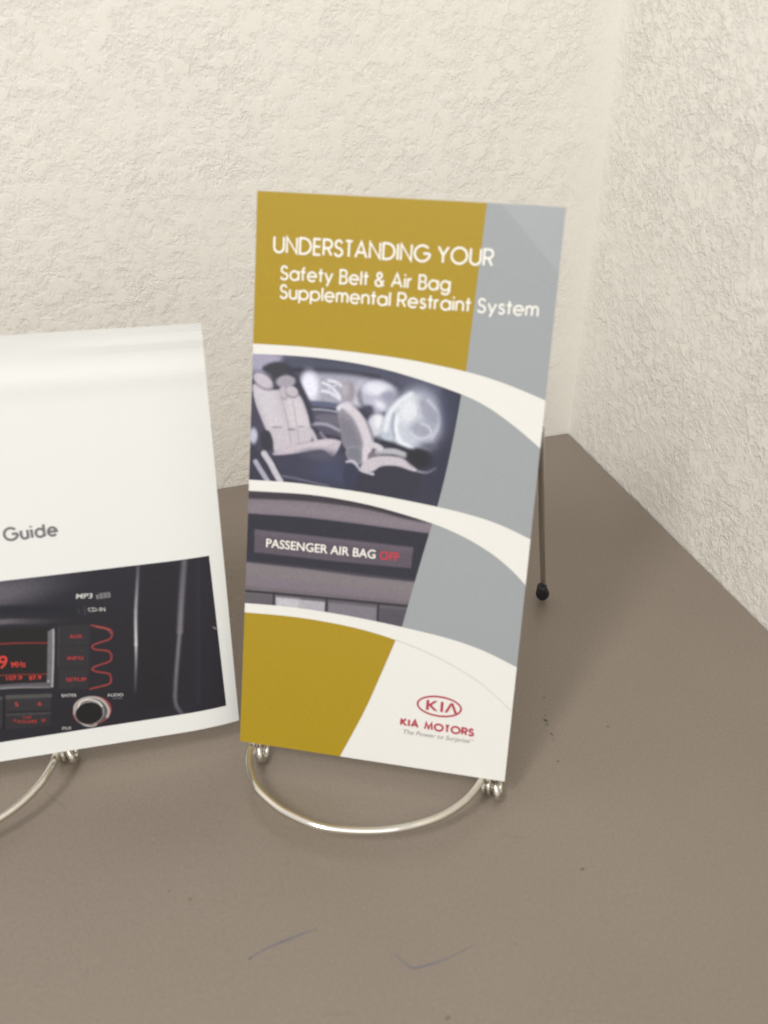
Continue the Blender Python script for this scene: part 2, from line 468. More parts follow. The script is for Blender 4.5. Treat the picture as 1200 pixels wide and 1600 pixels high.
def ink_grid(name, SX, SY, paint, surf, lift, mat, parent, k=0.93, grain=2.6, sat=0.74):
    ny, nx = SX.shape
    ink = paint(SX, SY)
    rs = np.random.default_rng(3)
    base = ink.c
    lum = base.mean(-1, keepdims=True)
    base = lum + (base - lum) * sat
    f1 = rs.normal(0, 1, (ny, nx)); f1 = (f1 + np.roll(f1, 1, 0) + np.roll(f1, 1, 1) + np.roll(f1, (1, 1), (0, 1))) / 2
    base = (base - 12) * 1.05 + (f1 * grain)[..., None] * (0.4 + base / 180)
    c = np.clip(base, 3, 255) / 255
    cl = np.where(c <= .04045, c / 12.92, ((c + .055) / 1.055) ** 2.4) * k
    verts = [surf(SX[j, i], SY[j, i], lift) for j in range(ny) for i in range(nx)]
    faces = [(j * nx + i, j * nx + i + 1, (j + 1) * nx + i + 1, (j + 1) * nx + i) for j in range(ny - 1) for i in range(nx - 1)]
    me = bpy.data.meshes.new(name); me.from_pydata(verts, [], faces); me.update()
    at = me.color_attributes.new('ink', 'FLOAT_COLOR', 'POINT')
    buf = np.ones((ny * nx, 4), np.float32); buf[:, :3] = cl.reshape(-1, 3)
    at.data.foreach_set('color', buf.ravel())
    me.materials.append(mat)
    o = bpy.data.objects.new(name, me); C.objects.link(o); o.parent = parent
    return o

# ------------------------------------------------------------------ BROCHURE (s right, t up, mm)
BX = Vector((0.87424522, -0.48546279, 0.00460166)); BU = Vector((0.16108862, 0.29901172, 0.94055433)); BN = BX.cross(BU)
BO = Vector((-0.24020917, -0.19945837, 0.01177337))
BW, BH = 98.5, 195.2
bro = empty('brochure', 'tall gold and silver safety belt brochure standing upright on the right wire stand', 'brochure',
            Matrix(((BX.x, BU.x, BN.x, BO.x), (BX.y, BU.y, BN.y, BO.y), (BX.z, BU.z, BN.z, BO.z), (0, 0, 0, 1))))
def bsurf(s, t, w=0.0):
    z = w - 1.0 * math.sin(math.pi * min(max(t / BH, 0), 1))
    c = ((s - 89) + (t - 185)) / 1.414          # corner past a faint crease bends back
    if c > 0: z -= 0.13 * c
    return (s / 1000, t / 1000, z / 1000)
paper_white = print_mat('coated_paper', rgb(221, 219, 213, .95), .34, .01)
gold = print_mat('gold_ink', rgb(157, 130, 8), .33, .05)
silver = print_mat('silver_ink', rgb(146, 150, 152), .33, .03)
hair_grey = print_mat('grey_hairline_ink', rgb(176, 176, 172), .4, .0)
white_ink = print_mat('white_lettering', rgb(228, 225, 216, .98), .34, .0)
def sheet(name, w, h, surf, z0, z1, mat, parent, nx=12, ny=40, s0=0.0, t0=0.0):
    vs = []; fs = []
    for z in (z1, z0):
        for j in range(ny + 1):
            for i in range(nx + 1):
                vs.append(surf(s0 + w * i / nx, t0 + h * j / ny, z))
    m = (nx + 1) * (ny + 1)
    q = lambda i, j, k: k * m + j * (nx + 1) + i
    for j in range(ny):
        for i in range(nx):
            fs.append((q(i, j, 0), q(i + 1, j, 0), q(i + 1, j + 1, 0), q(i, j + 1, 0)))
            fs.append((q(i, j, 1), q(i, j + 1, 1), q(i + 1, j + 1, 1), q(i + 1, j, 1)))
    for i in range(nx):
        fs.append((q(i, 0, 1), q(i + 1, 0, 1), q(i + 1, 0, 0), q(i, 0, 0)))
        fs.append((q(i, ny, 0), q(i + 1, ny, 0), q(i + 1, ny, 1), q(i, ny, 1)))
    for j in range(ny):
        fs.append((q(0, j, 0), q(0, j + 1, 0), q(0, j + 1, 1), q(0, j, 1)))
        fs.append((q(nx, j, 1), q(nx, j + 1, 1), q(nx, j + 1, 0), q(nx, j, 0)))
    return mesh_obj(name, vs, fs, mat, parent)
sheet('cover_sheet', BW, BH, bsurf, -0.22, 0.0, paper_white, bro, 24, 60)
sheet('inner_sheet', BW - .5, BH - .3, bsurf, -0.85, -0.32, paper_white, bro, 8, 20, .25, .1)

# print layout curves (s -> t)
def curve(pts):
    P = np.array(pts, float)
    def f(s):
        return float(np.interp(s, PX, PY))
    Q = np.array(catmull(P, 12)); PX, PY = Q[:, 0], Q[:, 1]
    return f
arc1u = curve([(-1, 146.4), (17, 146.7), (34.9, 146.3), (53.6, 145.2), (72.2, 142.9), (83.9, 140.4), (95.3, 136.9), (99.5, 135.4)])
arc1l = curve([(-1, 143.0), (15, 143.5), (30.1, 143.1), (43.2, 141.8), (56.1, 139.4), (71.3, 135.5), (80.3, 132.0), (89.6, 126.5), (99.5, 119.4)])
arc2u = curve([(-1, 99.5), (15, 100.1), (24.6, 99.9), (43.3, 99.1), (66.5, 97.0), (80.1, 95.0), (89.3, 92.7), (99.5, 88.9)])
arc2l = curve([(-1, 95.6), (20.0, 96.5), (34.3, 96.0), (48.2, 94.4), (65.5, 91.0), (76.2, 87.6), (85.7, 83.1), (93.3, 77.9), (99.5, 72.3)])
arc3u = curve([(-1, 54.1), (15, 54.8), (28, 54.7), (41.3, 54.1), (57.6, 52.7), (74.7, 50.6), (87.1, 47.7), (99.5, 43.1)])
arc3l = curve([(-1, 50.6), (17.1, 51.3), (31.9, 50.9), (44.6, 49.7), (55.9, 47.6), (66.0, 44.9), (75.5, 41.4), (84.3, 37.2), (89.9, 33.6), (99.5, 26.2)])
def inv_curve(pts):          # t -> s
    P = np.array(sorted([(t, s) for s, t in pts]), float)
    Q = np.array(catmull(P, 8))
    return lambda t: float(np.interp(t, Q[:, 0], Q[:, 1]))
div_top = inv_curve([(74.35, 196), (73.5, 174.7), (72.2, 142.0)])
div1 = inv_curve([(71.5, 137), (70.2, 123.2), (68.4, 108.8), (66.3, 96)])
div2 = inv_curve([(65.6, 92), (64.3, 86.7), (60.8, 69.6), (57.3, 51.5)])
div3 = inv_curve([(55.9, 48.3), (51.6, 35), (46.0, 18.5), (38.1, -.5)])
def region(name, left, right, lo, hi, mat, nx=48, ny=24, lift=.03):
    """fill between the curves left(t), right(t) and lo(s), hi(s)"""
    SX, SY = grid_between(left, right, lo, hi, nx, ny)
    vs = [bsurf(SX[j, i], SY[j, i], lift) for j in range(ny + 1) for i in range(nx + 1)]
    fs = [(j * (nx + 1) + i, j * (nx + 1) + i + 1, (j + 1) * (nx + 1) + i + 1, (j + 1) * (nx + 1) + i) for j in range(ny) for i in range(nx)]
    return mesh_obj(name, vs, fs, mat, bro)
def grid_between(left, right, lo, hi, nx, ny):
    SX = np.zeros((ny + 1, nx + 1)); SY = np.zeros_like(SX)
    for j in range(ny + 1):
        for i in range(nx + 1):
            u, v = i / nx, j / ny
            s = 50 * u; t = 100 * v
            for _ in range(12):
                s = left(t) + (right(t) - left(t)) * u
                t = lo(s) + (hi(s) - lo(s)) * v
            SX[j, i], SY[j, i] = s, t
    return SX, SY
K0 = lambda _: 0.0
KW = lambda _: BW
KH = lambda _: BH
region('gold_panel', K0, div_top, arc1u, KH, gold)
region('silver_panel', div_top, KW, arc1u, KH, silver, 60, 110)
region('silver_panel', div1, KW, arc2u, arc1l, silver)
region('silver_panel', div2, KW, arc3u, arc2l, silver)
region('gold_panel', K0, div3, K0, arc3l, gold)
hv = []
for i in range(41):
    s = 55.9 + (BW - 55.9) * i / 40
    for d in (-.13, .13): hv.append(bsurf(s, arc3l(s) + d, .04))
mesh_obj('hairline', hv, [(2 * i, 2 * i + 1, 2 * i + 3, 2 * i + 2) for i in range(40)], hair_grey, bro)

def paint_cabin(X, Y):
    k = Ink(X, Y, (54, 54, 76)); k.k = 1.35
    sc = 1 / (3.3333 * 4.35)                       # trace units to mm
    q = lambda w: w * sc
    k.ell((3.00, 141.11), q(170), q(75), (158, 152, 180), q(70))
    k.line([(12.37, 141.22), (30.22, 140.74), (47.16, 139.60), (62.72, 136.50)], q(66), (74, 77, 102), q(30))
    k.line([(13.14, 138.73), (28.99, 139.38), (43.36, 138.66)], q(22), (48, 48, 68), q(18))
    k.poly([(17.21, 137.14), (27.06, 138.71), (39.49, 138.34), (50.03, 135.42), (46.48, 130.67), (37.48, 128.60), (20.95, 128.44)], (158, 157, 178), q(30))
    k.ell((20.36, 133.87), q(44), q(72), (222, 222, 240), q(34), 8)
    k.line([(24.73, 135.33), (27.63, 134.16), (30.75, 131.22)], q(13), (216, 217, 230), q(10))
    k.line([(26.52, 136.31), (29.18, 135.89), (31.56, 134.50)], q(13), (216, 217, 230), q(10))
    k.line([(24.73, 132.64), (27.40, 132.22), (30.80, 130.46)], q(15), (210, 210, 226), q(10))
    k.line([(26.68, 133.31), (29.23, 134.94), (30.50, 135.81)], q(9), (190, 190, 205), q(8))
    k.line([(20.97, 128.12), (26.29, 128.26), (31.27, 127.92)], q(24), (88, 94, 126), q(12))
    k.line([(20.73, 126.08), (25.72, 126.27), (30.72, 125.93)], q(11), (150, 152, 174), q(8))
    k.poly([(20.79, 124.85), (30.45, 124.87), (31.88, 117.05), (22.16, 117.45)], (84, 80, 102), q(14))
    k.poly([(23.17, 124.09), (29.78, 125.01), (30.63, 121.51), (24.60, 122.26)], (104, 100, 118), q(14))
    k.line([(21.64, 121.21), (26.64, 121.40), (31.39, 119.75)], q(17), (150, 148, 168), q(9))
    k.line([(22.39, 119.44), (25.49, 117.76), (31.55, 117.02)], q(20), (58, 55, 76), q(12))
    k.line([(24.79, 118.35), (26.56, 116.55)], q(14), (128, 124, 142), q(9))
    k.poly([(3.43, 138.26), (5.72, 140.18), (9.04, 141.08), (12.26, 140.57), (13.16, 138.21), (10.89, 136.62), (8.77, 134.38), (6.54, 136.26)], (56, 58, 68), q(16))
    k.line([(12.48, 138.67), (14.72, 136.29), (17.45, 132.01), (20.02, 127.06), (21.27, 121.96)], q(30), (54, 54, 74), q(16))
    # rear seat back
    k.poly([(0.25, 132.50), (3.30, 132.43), (7.40, 131.48), (11.75, 132.05), (16.71, 130.53), (19.41, 125.70), (20.99, 120.62), (21.72, 115.43), (17.60, 113.84), (8.22, 110.00), (5.37, 116.53), (1.64, 125.44)], (190, 181, 193), q(12))
    k.poly([(1.31, 131.29), (7.42, 130.84), (10.83, 121.66), (11.27, 119.07), (7.19, 119.02), (3.54, 125.60)], (198, 192, 201), q(30), .8)
    k.poly([(12.52, 129.65), (16.56, 129.35), (19.17, 123.73), (19.66, 120.50), (14.62, 120.03)], (203, 195, 204), q(30), .8)
    k.line([(9.76, 131.49), (11.84, 125.03), (13.67, 118.63), (14.60, 112.75)], q(5), (163, 153, 168), q(6))
    k.line([(14.59, 128.53), (16.30, 120.19), (17.39, 114.02)], q(5), (168, 158, 172), q(6))
    k.line([(7.88, 118.75), (10.93, 119.04)], q(6), (128, 118, 134), q(6))
    k.line([(13.47, 118.48), (15.49, 118.67)], q(7), (120, 110, 126), q(6))
    k.line([(17.00, 119.73), (18.54, 119.94)], q(5), (135, 125, 140), q(6))
    k.line([(21.42, 118.69), (23.04, 115.88)], q(22), (186, 176, 188), q(9))
    k.ell((11.84, 134.64), q(50), q(30), (160, 153, 168), q(12), 10)
    k.ell((4.06, 133.86), q(56), q(34), (140, 131, 148), q(12), -28)
    k.ell((3.91, 134.30), q(52), q(29), (190, 181, 194), q(9), -28)
    k.ell((11.34, 130.65), q(22), q(32), (148, 140, 154), q(10), 10)
    k.ell((11.19, 130.90), q(20), q(29), (180, 171, 184), q(8), 10)
    k.ell((14.14, 131.15), q(34), q(28), (142, 134, 149), q(10), -18)
    k.ell((14.12, 131.60), q(31), q(24), (186, 177, 190), q(8), -18)
    # left shadow
    k.poly([(0.08, 127.27), (1.94, 124.81), (5.32, 117.85), (8.14, 112.13), (8.23, 109.80), (3.43, 109.33), (0.47, 115.41)], (70, 66, 90), q(12))
    k.ell((1.03, 115.13), q(22), q(40), (180, 182, 205), q(14))
    k.poly([(3.87, 116.39), (6.57, 117.31), (8.22, 113.47), (7.51, 110.73), (4.40, 111.10)], (52, 52, 66), q(12))
    # cushion and base
    k.poly([(8.24, 109.47), (18.37, 111.79), (31.03, 114.34), (33.31, 109.27), (25.57, 103.15), (14.03, 101.97), (9.74, 106.26)], (60, 59, 84), q(14))
    k.poly([(8.24, 109.60), (13.58, 112.66), (20.26, 114.76), (26.90, 116.58), (31.58, 116.36), (31.98, 115.22), (29.88, 110.92), (27.84, 111.39), (25.09, 112.58), (17.07, 110.60), (10.31, 109.27)], (186, 174, 188), q(10))
    k.poly([(11.60, 111.00), (20.29, 114.30), (27.58, 116.25), (30.28, 115.72), (25.03, 113.76), (17.02, 111.66)], (200, 188, 198), q(12), .8)
    k.ell((25.20, 110.46), q(80), q(26), (84, 80, 104), q(40))
    k.line([(2.16, 106.17), (4.34, 103.01), (6.89, 99.53)], q(26), (164, 160, 180), q(9))
    k.line([(4.54, 109.10), (7.00, 105.98), (9.05, 102.81), (11.02, 99.96)], q(38), (52, 50, 70), q(10))
    k.line([(5.09, 109.29), (7.55, 106.04), (9.46, 102.85), (11.36, 100.00)], q(32), (190, 185, 198), q(9))
    k.line([(11.97, 102.09), (18.85, 101.45), (28.43, 100.22)], q(10), (108, 106, 132), q(10))
    k.ell((30.87, 105.03), q(110), q(50), (66, 76, 118), q(90), 0, .7)
    # front seat
    k.ell((37.29, 131.79), q(40), q(48), (188, 187, 204), q(26))
    k.ell((33.61, 133.07), q(34), q(50), (150, 141, 156), q(18), 4)
    k.ell((32.59, 133.62), q(16), q(34), (172, 165, 176), q(20), 4)
    # airbags
    k.ell((44.09, 132.38), q(102), q(84), (70, 68, 92), q(26), -8)
    k.ell((44.09, 132.50), q(92), q(76), (172, 172, 196), q(22), -8)
    k.ell((43.29, 134.72), q(78), q(34), (215, 217, 233), q(34), -8)
    k.ell((46.67, 132.60), q(40), q(26), (150, 150, 178), q(24), 30)
    k.ell((43.28, 129.88), q(56), q(34), (176, 176, 200), q(24), -14)
    k.ell((44.73, 129.56), q(30), q(15), (214, 214, 230), q(16), -30)
    k.ell((40.80, 127.93), q(24), q(18), (70, 66, 90), q(18))
    k.ell((43.75, 122.72), q(44), q(58), (196, 198, 213), q(20))
    k.ell((44.64, 124.09), q(26), q(34), (222, 223, 232), q(24))
    k.ell((58.09, 126.28), q(138), q(172), (98, 100, 128), q(80))
    k.ell((49.54, 123.90), q(54), q(110), (178, 188, 205), q(20), -22)
    k.ell((57.18, 125.56), q(124), q(152), (158, 163, 184), q(46))
    k.ell((54.69, 124.37), q(84), q(128), (186, 192, 207), q(40), -10)
    k.line([(47.08, 121.73), (48.03, 126.97), (50.98, 131.07), (54.63, 133.92)], q(26), (216, 222, 232), q(22))
    k.line([(50.65, 126.57), (50.45, 122.05), (52.23, 118.01), (56.61, 115.83)], q(24), (220, 226, 236), q(18))
    k.line([(49.64, 127.12), (49.26, 123.23), (50.17, 119.43)], q(9), (140, 150, 172), q(14))
    k.ell((54.68, 128.84), q(50), q(64), (214, 218, 228), q(46), -20)
    k.poly([(57.05, 131.60), (60.44, 133.16), (63.59, 129.64), (63.62, 125.19), (59.71, 126.11)], (146, 148, 170), q(34), .8)
    k.ell((58.67, 122.81), q(48), q(42), (148, 150, 172), q(34), 0, .8)
    k.line([(55.56, 121.23), (58.92, 119.61), (62.34, 121.22), (61.50, 123.71), (58.85, 124.75)], q(9), (196, 199, 214), q(14))
    k.line([(60.49, 132.53), (63.96, 129.04), (64.63, 124.64), (62.75, 119.98)], q(12), (186, 190, 208), q(18))
    k.line([(57.00, 132.23), (57.87, 129.13), (57.16, 125.87)], q(8), (182, 186, 202), q(14))
    k.line([(46.08, 117.09), (51.39, 115.98), (56.04, 114.80)], q(26), (40, 38, 54), q(18))
    # seat body
    k.poly([(29.98, 127.29), (31.21, 128.95), (34.05, 128.81), (37.62, 126.36), (41.45, 122.83), (43.43, 117.49), (42.69, 113.50), (40.07, 109.95), (37.51, 111.67), (33.02, 114.53), (31.73, 119.65), (30.49, 124.10)], (138, 133, 148), q(10))
    k.poly([(31.18, 123.51), (35.21, 122.58), (38.96, 115.10), (38.46, 112.43), (33.31, 115.22)], (118, 114, 130), q(30), .8)
    k.line([(33.57, 128.13), (37.17, 125.03), (40.12, 119.79), (41.26, 115.32), (40.01, 110.93)], q(46), (202, 193, 205), q(16))
    k.line([(30.58, 127.22), (31.71, 128.22), (33.90, 127.96)], q(24), (206, 202, 214), q(12))
    k.poly([(33.83, 111.97), (34.68, 114.56), (37.63, 115.24), (39.30, 113.82), (39.45, 109.22), (36.01, 108.88)], (132, 132, 146), q(8))
    k.poly([(34.49, 112.04), (35.18, 113.95), (37.54, 114.44), (38.68, 113.11), (38.75, 109.82), (36.10, 109.55)], (118, 119, 133), q(8))
    k.poly([(41.75, 112.75), (44.92, 114.70), (46.34, 113.20), (42.57, 110.20)], (120, 106, 124), q(10))
    k.line([(44.98, 113.85), (50.20, 114.36), (53.85, 113.54)], q(32), (172, 170, 180), q(10))
    k.line([(45.03, 113.07), (50.27, 113.32), (54.23, 112.79)], q(6), (120, 118, 130), q(8))
    k.line([(42.20, 116.07), (44.34, 115.62), (45.56, 115.09)], q(30), (198, 193, 204), q(10))
    k.poly([(36.16, 106.24), (45.29, 109.15), (57.11, 109.02), (59.62, 105.99), (57.79, 99.84), (39.26, 99.21)], (52, 49, 68), q(20))
    k.poly([(39.26, 108.01), (41.22, 110.72), (46.38, 112.55), (52.28, 112.60), (56.32, 110.91), (58.76, 108.79), (57.16, 108.37), (51.84, 109.54), (46.62, 109.02), (43.45, 106.85), (40.47, 106.68)], (192, 183, 194), q(10))
    k.line([(34.52, 109.26), (36.77, 109.62), (39.18, 107.08), (43.64, 106.00)], q(15), (188, 180, 194), q(8))
    k.poly([(34.04, 108.35), (36.69, 108.62), (38.86, 105.85), (36.51, 100.26), (33.69, 102.65)], (50, 54, 84), q(16))
    k.ell((59.09, 113.01), q(62), q(48), (38, 36, 46), q(22), -10)
    k.ell((62.00, 117.32), q(34), q(14), (96, 98, 120), q(20))
    k.line([(58.78, 108.53), (62.04, 108.41), (64.83, 110.06)], q(13), (132, 128, 144), q(8))
    k.ell((68.80, 108.90), q(90), q(130), (48, 48, 76), q(90), 0, .6)
    k.ell((68.27, 130.69), q(50), q(90), (56, 62, 92), q(60), 0, .6)
    return k
def paint_dash(X, Y):
    k = Ink(X, Y, (124, 112, 124))
    q = lambda w: w / (2.4 * 4.35)
    k.line([(-1.04, 93.98), (20.08, 95.29), (36.14, 95.13), (49.24, 93.93), (64.16, 90.91)], q(26), (62, 54, 64), q(12))
    k.line([(-0.91, 89.58), (20.28, 90.94), (42.05, 90.12), (65.18, 89.62)], q(34), (132, 119, 131), q(22))
    k.poly([(-1.82, 87.36), (20.41, 88.28), (39.37, 88.12), (66.27, 87.40), (62.12, 69.58), (40.50, 69.21), (21.28, 69.59), (-1.27, 69.42)], (48, 45, 62), q(7), 1, False)
    k.poly([(2.67, 81.86), (30.27, 81.93), (59.34, 81.88), (59.15, 74.41), (30.71, 73.67), (2.75, 73.55)], (94, 82, 97), q(6), 1, False)
    k.poly([(2.67, 81.86), (30.27, 81.93), (59.34, 81.88), (59.30, 79.97), (30.36, 80.21), (2.54, 79.89)], (104, 92, 107), q(14), .7, False)
    k.line([(-1.19, 66.84), (21.39, 67.14), (60.43, 67.14)], q(50), (128, 118, 124), q(34))
    k.line([(-0.95, 59.07), (21.74, 59.76), (59.97, 60.74)], q(34), (112, 103, 110), q(16))
    k.poly([(-1.41, 57.80), (21.77, 58.96), (60.01, 60.16), (59.75, 50.85), (-1.20, 50.74)], (98, 92, 100), q(5), 1, False)
    k.line([(-1.44, 58.70), (21.74, 59.56), (59.98, 60.65)], q(9), (50, 44, 54), q(6))
    k.poly([(11.51, 57.84), (29.39, 58.35), (29.44, 53.76), (11.66, 53.94)], (170, 166, 176), q(6), 1, False)
    k.poly([(11.51, 57.84), (19.85, 58.12), (20.04, 54.03), (11.66, 53.94)], (192, 188, 196), q(24), .8, False)
    k.poly([(30.75, 58.33), (48.01, 58.79), (48.17, 53.26), (30.98, 53.97)], (124, 118, 130), q(6), 1, False)
    k.poly([(49.35, 58.57), (60.08, 59.19), (59.75, 50.85), (49.60, 51.96)], (84, 80, 92), q(6), 1, False)
    k.line([(10.66, 59.34), (10.83, 52.32)], q(8), (44, 40, 50), q(5))
    k.line([(30.00, 59.82), (30.26, 52.87)], q(7), (44, 40, 50), q(5))
    k.line([(48.58, 60.24), (48.90, 52.36)], q(7), (44, 40, 50), q(5))
    return k
pm = photo_mat('printed_photo')
SX, SY = grid_between(K0, div1, arc2u, arc1l, 280, 184)
ink_grid('cabin_photo', SX, SY, paint_cabin, bsurf, .03, pm, bro)
SX, SY = grid_between(K0, div2, arc3u, arc2l, 250, 168)
ink_grid('dashboard_photo', SX, SY, paint_dash, bsurf, .03, pm, bro)

stroke_text('title_lettering', 'UNDERSTANDING YOUR', 6.3, 77.5, 176.5, 4.85, .70, bsurf, .06, white_ink, bro, .22, .36)
stroke_text('title_lettering', 'Safety Belt & Air Bag', 8.9, 64.7, 168.0, 4.2, .62, bsurf, .06, white_ink, bro, .22, .38)
stroke_text('title_lettering', 'Supplemental Restraint System', 8.9, 93.2, 162.0, 4.2, .62, bsurf, .06, white_ink, bro, .22, .38)
red_lamp = print_mat('red_lamp_ink', rgb(196, 38, 52), .4, .0)
kia_red = print_mat('dark_red_ink', rgb(166, 46, 66), .4, .0)
grey_ink = print_mat('grey_ink', rgb(128, 126, 124), .4, .0)
font_text('panel_lettering', 'PASSENGER AIR BAG', 7.1, 46.4, 76.0, 3.2, bsurf, .06, white_ink, bro, .012, 0, .010)
font_text('panel_lettering', 'OFF', 47.9, 54.7, 76.4, 3.1, bsurf, .06, red_lamp, bro, .012)
# oval emblem
def oval(name, cx, cy, rx, ry, w, mat):
    vs = []; m = 56
    for i in range(m):
        a = 2 * math.pi * i / m
        for kk in (-.5, .5):
            vs.append(bsurf(cx + (rx + w * kk) * math.cos(a), cy + (ry + w * kk) * math.sin(a), .05))
    return mesh_obj(name, vs, [(2 * i, 2 * i + 1, 2 * ((i + 1) % m) + 1, 2 * ((i + 1) % m)) for i in range(m)], mat, bro)
oval('oval_emblem', 73.0, 25.0, 7.75, 3.65, .72, kia_red)
def polys(name, plist, mat, z=.05):
    vs = []; fs = []
    for p in plist:
        fs.append(tuple(range(len(vs), len(vs) + len(p)))); vs += [bsurf(a, b, z) for a, b in p]
    return mesh_obj(name, vs, fs, mat, bro)
polys('emblem_lettering', [
    [(68.35, 23.05), (69.35, 23.05), (69.35, 26.9), (68.35, 26.9)],
    [(69.35, 24.75), (71.3, 23.05), (72.65, 23.05), (70.3, 25.1), (72.35, 26.9), (71.05, 26.9), (69.35, 25.35)],
    [(73.45, 23.05), (74.45, 23.05), (74.45, 26.9), (73.45, 26.9)],
    [(75.0, 23.05), (76.05, 23.05), (77.35, 26.0), (78.55, 23.05), (79.6, 23.05), (77.9, 26.9), (76.85, 26.9)]], kia_red)
stroke_text('company_lettering', 'KIA MOTORS' if 'K' in GL else 'IA OTORS', 0, 1, 0, 1, .1, bsurf, .05, kia_red, None) if False else None
stroke_text('company_lettering', 'KIA', 59.9, 65.9, 15.9, 2.5, .78, bsurf, .05, kia_red, bro, .34, .3, -.012)
stroke_text('company_lettering', 'MOTORS', 68.6, 85.8, 15.75, 2.45, .74, bsurf, .05, kia_red, bro, .30, .3, -.004)
font_text('slogan_lettering', 'The Power to Surprise', 60.9, 84.9, 12.7, 1.75, bsurf, .05, grey_ink, bro, .006, .22)
font_text('slogan_lettering', 'TM', 85.0, 86.3, 13.7, .6, bsurf, .05, grey_ink, bro, 0)

# ------------------------------------------------------------------ GUIDE BOOKLET (origin bottom right corner, s negative to the left)
KX = Vector((0.99765211, -0.06220225, -0.0286558)); KU = Vector((0.04571893, 0.29336518, 0.95490662)); KN = KX.cross(KU)
KO = Vector((-0.2387, -0.191, 0.012))
book = empty('guide_booklet', 'white guide booklet with a dark car radio picture, on the left wire stand', 'booklet',
             Matrix(((KX.x, KU.x, KN.x, KO.x), (KX.y, KU.y, KN.y, KO.y), (KX.z, KU.z, KN.z, KO.z), (0, 0, 0, 1))))
KW_, KH_ = 205.0, 150.1
def ksurf(s, t, w=0.0):
    z = w
    e = max(0.0, (s + 24) / 24); z -= 2.7 * e ** 2.4 * (1 - .45 * t / KH_)       # right margin curls away
    u = (t - 134) / 4.0; z += 0.38 * math.exp(-u * u) * min(1, max(0, (s + 110) / 90) + .45)   # soft ridge near the top
    v = (t - 144.5) / 1.8; z += 0.24 * math.exp(-v * v) * max(0, min(1, (s + 58) / 30))
    g = max(0.0, (t - 138) / 12); z += 1.2 * g * g
    return (s / 1000, t / 1000, z / 1000)
book_paper = print_mat('booklet_paper', rgb(224, 224, 221, .97), .26, .01)
page_paper = print_mat('page_paper', rgb(236, 232, 222, .95), .6, .02)
sheet('cover', KW_, KH_, ksurf, -.3, 0, book_paper, book, 120, 110, -KW_)
for i in range(4):
    sheet('page_block', KW_ - 1.0 - .3 * i, KH_ - .8, ksurf, -.36 - .28 * i - .22, -.36 - .28 * i, page_paper, book, 30, 16, -KW_ + .4, .3)
